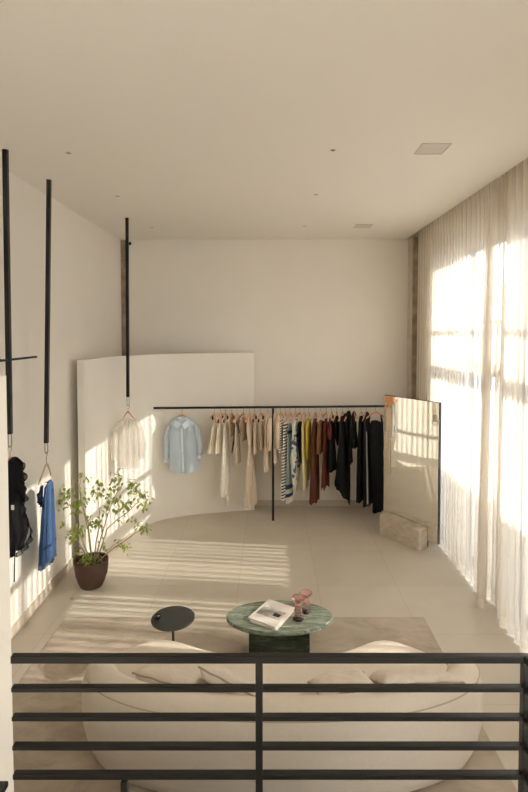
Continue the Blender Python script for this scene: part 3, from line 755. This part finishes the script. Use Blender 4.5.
RF = [([(15, 459), (21, 464), (23.5, 474), (24, 484)], (.035, -.03, .01)), ([(20, 474), (23.5, 484), (25.5, 494), (22, 500)], (.035, -.05, -.03)),
      ([(17, 484), (21, 498), (24, 508), (23, 514)], (.04, -.05, -.04)), ([(24, 512), (29, 524), (30.5, 533), (26, 542), (20, 549), (14, 555)], (.025, -.03, -.035)),
      ([(10, 462), (11, 480), (12, 500)], (-.02, -.07, -.01))]
for k, (pp, w_) in enumerate(RF):
    link('ruffle', ruffle([m1(a, b_, -.10) for a, b_ in pp], Vector(w_), n=70, seed=k * 1.7, amp=.016), K['blackr'] if k != 4 else K['black'], kd, smooth=True)
link('belt_tie', tube(bmesh.new(), [m1(15, 548, -.1), m1(14.6, 565, -.1), m1(14.3, 582, -.1)], .005, 6), K['black'], kd)
q = m1(12.6, 507.5, -.2); link('price_tag', nbox(q.x - .012, q.x + .012, q.y - .001, q.y + .001, q.z - .02, q.z + .02), K['white'], kd)

# ------------------------------------------------------------------ mirror and stone block
bc = at_z(418.6, 551.5); bl_ = at_z(379.3, 533.8)
u = Vector((bl_.x - bc.x, bl_.y - bc.y, 0)); LB = u.length; ab = math.atan2(-u.y, -u.x); un = u.normalized()
vdir = Vector((-math.sin(ab), math.cos(ab), 0))
ZM = .10
mr_ = at_z(437.6, 544.8, ZM); HM = at_y(437.4, 402.7, mr_.y).z
DB = (Vector((mr_.x, mr_.y, 0)) - Vector((bc.x, bc.y, 0))).dot(vdir) - .006
cc = (384 - CX) / F / ray(384, 450).y            # X / Y along the left edge
k_ = (cc * mr_.y - mr_.x) / (un.x - cc * un.y)
ml_ = Vector((mr_.x + un.x * k_, mr_.y + un.y * k_, 0)); WM = k_; ang = ab
e = empty('standing_mirror', (ml_.x, ml_.y, 0), 'tall frameless floor mirror standing behind a stone block near the curtain', 'mirror', rz=ang)
link('glass', nbox(.004, WM - .004, -.004, .002, ZM + .004, HM - .004), M['mirror'], e)
link('edge_frame', nbox(0, WM, .002, .05, ZM, HM, bev=.002), mat('dark_navy_edge', (.012, .015, .03), rough=.25), e)
for x_ in (WM * .2, WM * .72): link('foot', nbox(x_, x_ + .08, .004, .048, 0, ZM), M['blackm'], e)
link('switch_plate', nbox(WM * .905, WM * .965, -.008, -.004, HM - .26, HM - .17), mat('beige_plate', (.55, .47, .36), rough=.6), e)
HBK = at_y(418.6, 530.4, bc.y).z
e = empty('stone_block', (bl_.x, bl_.y, 0), 'low travertine block standing on the floor before the tall mirror', 'stone block', rz=ab)
link('slab', nbox(0, LB, 0, DB, 0, HBK, bev=.003), M['travertine'], e)
link('seam', nbox(LB * .46, LB * .463, -.0008, DB + .0008, .002, HBK + .0008), M['base'], e)
print('block', LB, DB, HBK, 'mirror', WM, HM, 'rack', YK, ZK, 'room', YB, ZC)

# ------------------------------------------------------------------ plant
pc = at_z(90.5, 586); PY = pc.y + .02; PX = at_y(91.5, 570, PY).x
e = empty('potted_tree', (PX, PY, 0), 'leggy small leaved green tree in a round dark brown pot', 'potted plant')
HPOT = .30; S = PY / F
rt = 16.6 * S
link('pot', lathe(bmesh.new(), [(rt * .60, 0), (rt * .66, .004), (rt * .80, .06), (rt * .93, .14), (rt * .99, .22), (rt, .28), (rt, HPOT), (rt * .93, HPOT), (rt * .92, HPOT - .045), (.02, HPOT - .045)], 40), M['pot'], e, smooth=True)
pt_ = e.children[0]; md = pt_.modifiers.new('e', 'EDGE_SPLIT'); md.split_angle = R(50)
bm = bmesh.new(); rs = random.Random(2)
for k in range(12):
    pass
lathe(bm, [(rt * .915, HPOT - .044), (rt * .7, HPOT - .03), (rt * .35, HPOT - .02), (.001, HPOT - .018)], 36)
for v in bm.verts: v.co.z += .012 * noise.noise(v.co * 30)
link('soil', bm, M['soil'], e)
cover = bmesh.new()
def leaf(bm, p, d, up, L, W):
    d = d.normalized(); s = d.cross(up)
    if s.length < .01: s = Vector((1, 0, 0))
    s.normalize(); n_ = s.cross(d).normalized()
    prof = [(0, .04), (.18, .55), (.42, 1), (.68, .72), (.88, .28), (1, .02)]
    L_ = []; R_ = []; Cc = []
    for t, w_ in prof:
        c = p + d * (L * t) - n_ * (L * .22 * t * t); Cc.append(bm.verts.new(c - n_ * 0.0015))
        L_.append(bm.verts.new(c + s * W * w_ * .5 + n_ * W * w_ * .12)); R_.append(bm.verts.new(c - s * W * w_ * .5 + n_ * W * w_ * .12))
    for i in range(len(prof) - 1):
        bm.faces.new((L_[i], L_[i + 1], Cc[i + 1], Cc[i])); bm.faces.new((Cc[i], Cc[i + 1], R_[i + 1], R_[i]))
for k in range(70):
    a = rs.uniform(0, 6.28); r_ = rt * .85 * math.sqrt(rs.random())
    leaf(cover, Vector((r_ * math.cos(a), r_ * math.sin(a), HPOT - .02 + rs.uniform(0, .02))), Vector((rs.uniform(-1, 1), rs.uniform(-1, 1), rs.uniform(-.1, .4))), Vector((0, 0, 1)), rs.uniform(.02, .04), .018)
link('ground_cover', cover, M['leaf'], e)
PL = lambda px, py, dy: at_y(px, py, PY + dy) - Vector((PX, PY, 0))
# stems: polylines in the picture with a depth offset, then side twigs
stems = [
 [(92, 561, 0), (89.5, 545, -.02), (88, 530, -.05), (84.5, 515, -.09), (83, 500, -.12)],
 [(91, 561, .02), (84, 545, .05), (78, 528, .10), (72, 513, .14), (69, 500, .16)],
 [(94, 561, .0), (96, 542, .0), (99, 528, .02), (99.5, 512, .04), (97.5, 496, .05), (98, 486, .05)],
 [(95, 562, -.02), (99, 545, -.06), (104, 528, -.10), (106.5, 518, -.14), (112, 504, -.17), (118, 490, -.20), (119, 476, -.22)],
 [(96, 561, .03), (102, 546, .07), (107, 529, .12), (118, 519, .16), (128, 512, .2), (136, 504, .23), (143, 495, .25)],
 [(97, 563, -.02), (104, 556, -.08), (115, 547, -.14), (126, 540, -.2), (135, 533, -.24), (144, 528, -.27)],
 [(90, 562, -.03), (84, 552, -.08), (79, 543, -.12), (72, 534, -.14), (66, 531, -.16)],
 [(92, 561, .05), (90, 540, .1), (88, 522, .14), (82, 506, .18), (79, 488, .2), (82, 474, .2)],
]
fol = bmesh.new(); rl = random.Random(12)
for st in stems:
    pts = [PL(*s_) for s_ in st]
    n_ = len(pts); link('stem', tube(bmesh.new(), pts, [lerp(.008, .0025, i / (n_ - 1)) for i in range(n_)], 7), M['stem'], e, smooth=True)
tw = bmesh.new()
clusters = [(83, 474, .2, 5), (81, 490, .2, 4), (70, 492, .15, 9), (63, 490, .12, 7), (60, 500, .1, 9), (66, 503, .1, 5), (76, 502, 0, 12), (83, 500, -.1, 9), (78, 510, -.05, 6),
            (97, 482, .05, 8), (99, 486, .05, 5), (94, 492, .05, 5), (100, 494, .05, 5), (117, 472, -.2, 6), (115, 480, -.2, 5), (112, 487, -.18, 5), (108, 497, -.15, 5), (120, 486, -.2, 5),
            (128, 483, .1, 6), (133, 484, .1, 8), (138, 486, .15, 6), (132, 492, .15, 6), (139, 495, .2, 6), (145, 495, .25, 7), (148, 502, .25, 5), (141, 503, .23, 4), (129, 503, .2, 8), (124, 507, .18, 6),
            (116, 509, -.1, 6), (122, 513, .1, 5), (107, 505, -.12, 5), (103, 512, -.05, 5), (113, 500, 0, 5), (119, 498, .1, 5),
            (90, 524, -.05, 6), (95, 523, 0, 6), (99, 524, .02, 5), (88, 516, -.05, 4), (78, 531, .05, 7), (74, 535, -.1, 7), (70, 532, -.14, 5), (81, 526, .08, 4),
            (143, 528, -.27, 7), (147, 527, -.27, 5), (140, 524, -.25, 4), (135, 531, -.24, 3), (121, 541, -.2, 5), (124, 545, -.2, 4), (129, 546, -.2, 3), (134, 520, -.1, 3),
            (86, 556, -.1, 7), (88, 561, -.1, 5), (78, 550, -.08, 3), (104, 548, 0, 3), (64, 520, .1, 2), (69, 536, -.1, 3), (98, 538, 0, 2), (87, 480, .1, 3)]
ends = [PL(*s_[-1]) for s_ in stems] + [PL(*p_) for s_ in stems for p_ in s_[2:]]
for (cx, cy, dy, n_) in clusters:
    c = PL(cx, cy, dy); near = min(ends, key=lambda q: (q - c).length)
    if (near - c).length > .03: tube(tw, [near, (near + c) / 2 + Vector((0, 0, .012)), c + Vector((0, 0, .01))], [.0022, .0017, .0012], 5)
    for j in range(int(n_ * 1.9)):
        p_ = c + Vector((rl.gauss(0, .026), rl.gauss(0, .04), rl.gauss(0, .028)))
        leaf(fol, p_, Vector((rl.uniform(-1, 1), rl.uniform(-1, 1), rl.uniform(-1.3, .1))), Vector((rl.uniform(-.4, .4), rl.uniform(-.4, .4), 1)), rl.uniform(.040, .066), rl.uniform(.024, .036))
for b2 in (fol, tw):
    for v in b2.verts: v.co.x = max(v.co.x, XL + .02 - PX)
link('twigs', tw, M['stem'], e); link('foliage', fol, M['leaf'], e, smooth=True)
q = at_z(70, 600.5); bm = bmesh.new(); leaf(bm, Vector((0, 0, .006)), Vector((.5, 1, .05)), Vector((0, 0, 1)), .05, .028)
fl = link('fallen_leaf', bm, M['yleaf']); fl.location = q + Vector((0, 0, .006)); tag(fl, 'small yellow green leaf fallen on the floor near the baseboard', 'leaf')

# ------------------------------------------------------------------ coffee table, book, glasses
ZT = .37
tc_ = at_z(279.5, 616.5, ZT); TA = 54.2 * tc_.y / F / CS
n1, f1 = at_z(279, 632.0, ZT), at_z(279, 600.2, ZT); TB = (f1.y - n1.y) / 2; tcy = (f1.y + n1.y) / 2
e = empty('coffee_table', (tc_.x, tcy, 0), 'oval green marble coffee table on a square pedestal', 'table')
bm = lathe(bmesh.new(), [(.0, ZT - .04), (.985, ZT - .04), (1, ZT - .034), (1, ZT - .006), (.988, ZT), (.0, ZT)], 72)
for v in bm.verts: v.co.x *= TA; v.co.y *= TB
o = link('tabletop', bm, M['marble'], e, smooth=True); md = o.modifiers.new('e', 'EDGE_SPLIT'); md.split_angle = R(35)
a, b_ = at_y(249, 645, tcy - .12), at_y(309.5, 645, tcy - .12)
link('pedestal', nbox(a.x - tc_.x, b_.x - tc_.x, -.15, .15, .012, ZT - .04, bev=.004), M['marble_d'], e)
print('table', TA, TB, tcy)
bk = [at_z(270.4, 598.3, ZT + .04), at_z(296, 607.2, ZT + .04), at_z(273, 625, ZT + .04), at_z(247.6, 616.2, ZT + .04)]
c = sum((Vector(p_) for p_ in bk), Vector()) / 4
e1 = ((bk[1] - bk[0]) + (bk[2] - bk[3])) / 2; e2 = ((bk[3] - bk[0]) + (bk[2] - bk[1])) / 2
w_, h_ = e1.length, e2.length; an = math.atan2(e1.y, e1.x)
def book(name, loc, rz, w, h, t, label, top):
    e = empty(name, loc, label, 'book', rz=rz)
    link('pages', nbox(-w / 2 + .004, w / 2 - .003, -h / 2 + .003, h / 2 - .003, .003, t - .003), M['pages'], e)
    bm = nbox(-w / 2, w / 2, -h / 2, h / 2, 0, .003); box(bm, -w / 2, w / 2, -h / 2, h / 2, t - .003, t); box(bm, -w / 2, -w / 2 + .004, -h / 2, h / 2, .003, t - .003)
    cv = link('cover', bm, M['cover'], e)
    if top:
        link('cover_photo', nbox(-w * .42, w * .42, -h * .22, h * .16, t, t + .0008), M['photo'], cv)
        link('cover_photo', nbox(w * .10, w * .34, -h * .12, h * .02, t + .0008, t + .0014), M['ink'], cv)
    return e
book('book', (c.x + .006, c.y - .008, ZT), an + R(3), w_ * 1.0, h_ * 1.0, .013, 'thick white book lying under another book on the green marble table', False)
book('book', (c.x, c.y, ZT + .013), an, w_ * 1.04, h_ * 1.0, .018, 'white book with a grey photo cover, on top of another on the marble table', True)
def glass(px, py, H_, label, s=1.0):
    p_ = at_z(px, py, ZT)
    pr_ = [(.0, 0), (.031, 0), (.033, .006), (.020, .018), (.019, .035), (.019, .06), (.025, .078), (.019, .095), (.018, H_ * .66), (.024, H_ * .75), (.033, H_ * .86), (.038, H_ * .95), (.038, H_), (.033, H_), (.030, H_ * .92), (.012, H_ * .80), (.0, H_ * .79)]
    o = link('candle_holder', lathe(bmesh.new(), [(r_ * s, z) for r_, z in pr_], 28), M['pink'], smooth=True)
    o.location = (p_.x, p_.y, ZT); tag(o, label, 'glass candle holder', 'pink glass pieces on the marble table')
glass(298.3, 619, .195, 'taller pink glass candle holder on the marble table, the nearer of the pair', 1.5)
glass(305.8, 611.5, .175, 'pink glass candle holder on the marble table, the farther of the pair', 1.45)

# side table
ZS = .50
sc_ = at_z(173, 617.5, ZS); lt, rt_ = at_z(150.2, 620, ZS), at_z(195.8, 615, ZS); RS = (rt_.x - lt.x) / 2 * .985
e = empty('side_table', (sc_.x, sc_.y, 0), 'small round black side table with a ball knob on its top', 'side table')
o = link('tabletop', lathe(bmesh.new(), [(0, ZS - .012), (RS - .004, ZS - .012), (RS, ZS - .008), (RS, ZS - .003), (RS - .003, ZS), (0, ZS)], 56), mat('charcoal_metal', (.028, .030, .027), rough=.5), e, smooth=True)
md = o.modifiers.new('e', 'EDGE_SPLIT'); md.split_angle = R(35)
link('pole', tube(bmesh.new(), [(0, 0, .012), (0, 0, ZS - .012)], .011, 16), M['blackm'], e, smooth=True)
link('base', lathe(bmesh.new(), [(0, 0), (.15, 0), (.15, .008), (.02, .014), (0, .014)], 40), M['blackm'], e)
kb = at_z(157.3, 619.5, ZS); bm = bmesh.new(); bmesh.ops.create_uvsphere(bm, u_segments=24, v_segments=16, radius=.027, matrix=Matrix.Translation((kb.x - sc_.x, kb.y - sc_.y, ZS + .026)))
link('knob', bm, M['black'], e, smooth=True)

# ------------------------------------------------------------------ rug
r1 = at_z(424.7, 618); 
rg_ = nbox(-2.07, 1.555, 2.3, r1.y, 0, .012, bev=.003)
rug = link('area_rug', rg_, M['rug']); tag(rug, 'large worn beige brown rug under the sofa and coffee table', 'rug')

# ------------------------------------------------------------------ sofa
SX, SY, SA, SB = .085, 3.40, 1.385, .57
ZR = .012
sof = empty('curved_sofa', (SX, SY, ZR), 'large cream curved sofa with its rounded back towards the railing', 'sofa')
def outer(phi):                        # phi 0 = right, 90 = nearest the camera, 180 = left
    c_, s_ = math.cos(phi), math.sin(phi)
    ex = 2 / 2.25
    x = SA * math.copysign(abs(c_) ** ex, c_); y = -SB * math.copysign(abs(s_) ** ex, s_) if s_ > 0 else -SB * .75 * s_
    return Vector((x, y, 0))
cs = [(.11, 0.0), (.075, .02), (.035, .12), (.008, .26), (0, .40), (.005, .52), (.03, .61), (.075, .665), (.135, .68), (.19, .655), (.225, .59), (.24, .5), (.245, .36), (.25, .2)]
bm = bmesh.new(); rings = []; NP = 110; f0, f1_ = R(-34), R(214)
for i in range(NP + 1):
    ph = f0 + (f1_ - f0) * i / NP; p_ = outer(ph); q = outer(ph + .01); d = (q - p_).normalized(); nin = Vector((d.y, -d.x, 0))
    if nin.dot(-p_) < 0: nin = -nin
    e_ = min(ph - f0, f1_ - ph); k = min(1, e_ / R(42)); k = k * k * (3 - 2 * k); hk = .60 + .40 * k
    tk = min(1, (e_ / R(12))) ** .5 if e_ > 0 else .05; tk = max(tk, .05)
    ring = []
    for dn, z in cs:
        dn2 = .125 + (dn - .125) * tk
        zz = z * hk * .93 if z > .02 else z
        ring.append(bm.verts.new(p_ + nin * dn2 + Vector((0, 0, zz))))
    rings.append(ring)
seam_pts = [r_[6].co + (r_[6].co - r_[8].co).normalized() * .001 for r_ in rings[6:-6]]
for a_, b_ in zip(rings, rings[1:]):
    for k in range(len(cs) - 1): bm.faces.new((a_[k], a_[k + 1], b_[k + 1], b_[k]))
    bm.faces.new((a_[-1], a_[0], b_[0], b_[-1]))
bm.faces.new(rings[0]); bm.faces.new(rings[-1][::-1])
link('backrest', bm, M['sofa'], sof, smooth=True)
link('seam_piping', tube(bmesh.new(), seam_pts, .0045, 6), mat('seam_taupe', (.52, .44, .35), rough=.95), sof, smooth=True)
# seat: kidney plan
def seat_outline(inset):
    pts = []
    for i in range(64):
        ph = R(-8) + R(196) * i / 63; p_ = outer(ph); l = p_.length; pts.append(p_ * ((l - .09 - inset) / l))
    for i in range(1, 40):
        t = i / 40; x = lerp(-SA + .06, SA - .1, t)
        s_ = (x / SA); y = .06 + .27 * max(0, 1 - s_ ** 8) ** .6 + .20 * math.exp(-((x + .98) / .36) ** 2) + .19 * math.exp(-((x - .84) / .28) ** 2)
        pts.append(Vector((x * (1 - inset * .3), y - inset, 0)))
    return pts
bm = bmesh.new(); rr = []
for ins, z in ((.10, 0), (.04, .04), (.0, .14), (0, .36), (.012, .395), (.04, .415), (.09, .425)):
    rr.append([bm.verts.new(Vector((p_.x, p_.y, z))) for p_ in seat_outline(ins)])
N = len(rr[0])
for a_, b_ in zip(rr, rr[1:]):
    for k in range(N): bm.faces.new((a_[k], a_[(k + 1) % N], b_[(k + 1) % N], b_[k]))
bm.faces.new(rr[0]); bm.faces.new(rr[-1])
link('seat', bm, M['sofa'], sof, smooth=True)

def pillow(loc, rot, w, h, t, m, label, seed=0):
    bm = bmesh.new(); N = 22; top = {}; bot = {}
    for sgn, D in ((1, top), (-1, bot)):
        for i in range(N + 1):
            for j in range(N + 1):
                u_, v_ = -1 + 2 * i / N, -1 + 2 * j / N
                if sgn < 0 and (i in (0, N) or j in (0, N)): D[i, j] = top[i, j]; continue
                k = (1 - u_ ** 4) * (1 - v_ ** 4)
                pin = 1 - .10 * (1 - abs(u_) ** 2) * abs(v_) ** 3; pin2 = 1 - .10 * (1 - abs(v_) ** 2) * abs(u_) ** 3
                z = sgn * t / 2 * k ** .5 + .012 * noise.noise((u_ * 2 + seed, v_ * 2, sgn)) * (1 if 0 < k else 0)
                if i in (0, N) or j in (0, N): z = .002 * math.sin(i * .9 + j * .9 + seed)
                D[i, j] = bm.verts.new((u_ * w / 2 * pin2, v_ * h / 2 * pin, z))
        for i in range(N):
            for j in range(N): bm.faces.new((D[i, j], D[i + 1, j], D[i + 1, j + 1], D[i, j + 1]))
    o = link('throw_pillow', bm, m, smooth=True); o.location = loc; o.rotation_euler = rot
    per = [top[i, 0].co.copy() if False else None for i in range(0)]
    # piping round the edge
    ed = []
    for i in range(N + 1): ed.append((i, 0))
    for j in range(1, N + 1): ed.append((N, j))
    for i in range(N - 1, -1, -1): ed.append((i, N))
    for j in range(N - 1, 0, -1): ed.append((0, j))
    def co(i, j):
        u_, v_ = -1 + 2 * i / N, -1 + 2 * j / N
        pin = 1 - .10 * (1 - abs(u_) ** 2) * abs(v_) ** 3; pin2 = 1 - .10 * (1 - abs(v_) ** 2) * abs(u_) ** 3
        return Vector((u_ * w / 2 * pin2, v_ * h / 2 * pin, .002 * math.sin(i * .9 + j * .9 + seed)))
    link('piping', tube(bmesh.new(), [co(*x) for x in ed] + [co(0, 0)], .009 if seed == 1 else .006, 6), M['pillow_d'], o, smooth=True)
    tag(o, label, 'pillow', 'throw pillows on the cream sofa'); return o
ZP = ZR + .425
def sp(px, py, z): return at_z(px, py, z)
pillow(sp(414, 688, .55) + Vector((0, .03, .025)), (R(150), R(3), R(7)), .54, .36, .14, M['pillow'], 'beige pillow with a dark taupe edge near the right end of the sofa', 1)
pillow(sp(343, 692, .53) + Vector((0, .04, .02)), (R(162), R(-3), R(10)), .40, .30, .12, M['pillow'], 'cream pillow lying flat right of the middle of the sofa back', 2)
pillow(sp(233, 684, .56), (R(140), R(12), R(-22)), .42, .36, .12, M['pillow'], 'cream pillow with its corner pointing up, left of the railing post', 3)
pillow(sp(174, 678, .54), (R(155), R(0), R(-22)), .46, .32, .12, M['pillow'], 'rumpled cream pillow near the left end of the sofa', 4)

# ------------------------------------------------------------------ railing
tl, trr = at_y(13, 660, YR), at_y(524, 660, YR)
e = empty('railing', (0, YR, LZ), 'black steel railing with horizontal bars along the landing in front', 'railing')
xa = tl.x - .004; xbR = at_y(526, 700, YR).x
def rail(px0, y0, y1, name, ht, dp):
    # front face top/bottom in the picture gives the height
    z1 = at_y(270, y0, YR - dp / 2).z; z0 = at_y(270, y1, YR - dp / 2).z
    bm = nbox(xa + (.0), xbR, -dp / 2, dp / 2, z0 - LZ, z1 - LZ, bev=.0025)
    return link(name, bm, M['black'], e)
rail(0, 656.8, 664.0, 'top_rail', 0, .026)
for a, b_ in ((688.0, 692.8), (717.3, 721.8), (746.5, 751.0), (775.0, 780.3)):
    rail(0, a, b_, 'rail', 0, .026)
ztop = at_y(270, 656.8, YR - .013).z - LZ
def post(px, z1, w_=.028, nm='post'):
    x = at_y(px, 720, YR).x
    link(nm, nbox(x - w_ / 2, x + w_ / 2, -w_ / 2, w_ / 2, 0, z1, bev=.002), M['black'], e)
post(259.2, ztop - .004)
post(525.2, ztop - .004, .032)
zlow = at_y(270, 780, YR).z - LZ
post(124, zlow, .026)
# return of the railing along the landing edge, towards the viewer
for z0_, z1_ in ((656.8, 664), (688, 692.8), (717.3, 721.8), (746.5, 751), (775, 780.3)):
    a = at_y(270, z1_, YR - .013).z - LZ; b2 = at_y(270, z0_, YR - .013).z - LZ
    link('side_rail', nbox(xbR - .026 + .012, xbR + .012, -2.9, -.012, a, b2, bev=.002), M['black'], e)
link('post', nbox(xbR - .016, xbR + .016, -2.92, -2.888, 0, ztop, bev=.002), M['black'], e)
# dark rail end at the lower left
q0, q1 = at_y(8.6, 780.5, 1.70), at_y(-12, 780.5, 1.70)
e = empty('handrail', (q0.x, 1.70, q0.z), 'end of a flat black handrail in the bottom left corner', 'handrail')
link('grip', nbox(-.35, 0, -.05, .0, -.02, 0, bev=.003), M['black'], e)
link('bracket', nbox(-.30, -.27, -.02, .118, -.05, -.02), M['black'], e)

# ------------------------------------------------------------------ light
W = bpy.data.worlds.new('sky'); C.world = W; W.use_nodes = True
bg = W.node_tree.nodes['Background']; bg.inputs['Color'].default_value = (1.0, .955, .90, 1); bg.inputs['Strength'].default_value = 3.6
sd = bpy.data.lights.new('sun', 'SUN'); so = bpy.data.objects.new('sun', sd); COL.objects.link(so)
sd.energy = 6.0; sd.color = (1, .91, .79); sd.angle = R(.5)
dirv = Vector((-1, .11, -.51)).normalized()
so.rotation_euler = dirv.to_track_quat('-Z', 'Y').to_euler(); so.location = (8, 3, 6)

cd = bpy.data.cameras.new('camera'); co_ = bpy.data.objects.new('camera', cd); COL.objects.link(co_)
cd.sensor_fit = 'VERTICAL'; cd.sensor_height = 36; cd.sensor_width = 24; cd.lens = F / 792 * 36
cd.shift_y = -(396 - CY) / 792; cd.shift_x = -(CX - 264) / 792
cd.clip_start = .02
co_.location = (0, 0, H); co_.rotation_euler = (PI / 2 - TH, 0, 0)
C.camera = co_
C.view_settings.view_transform = 'Standard'; C.view_settings.look = 'None'; C.view_settings.gamma = 1; C.view_settings.use_curve_mapping = False
C.view_settings.exposure = 1.0
C.cycles.max_bounces = 14; C.cycles.diffuse_bounces = 8; C.cycles.transparent_max_bounces = 24; C.cycles.transmission_bounces = 8
C.cycles.use_denoising = True
C.cycles.sample_clamp_indirect = 6
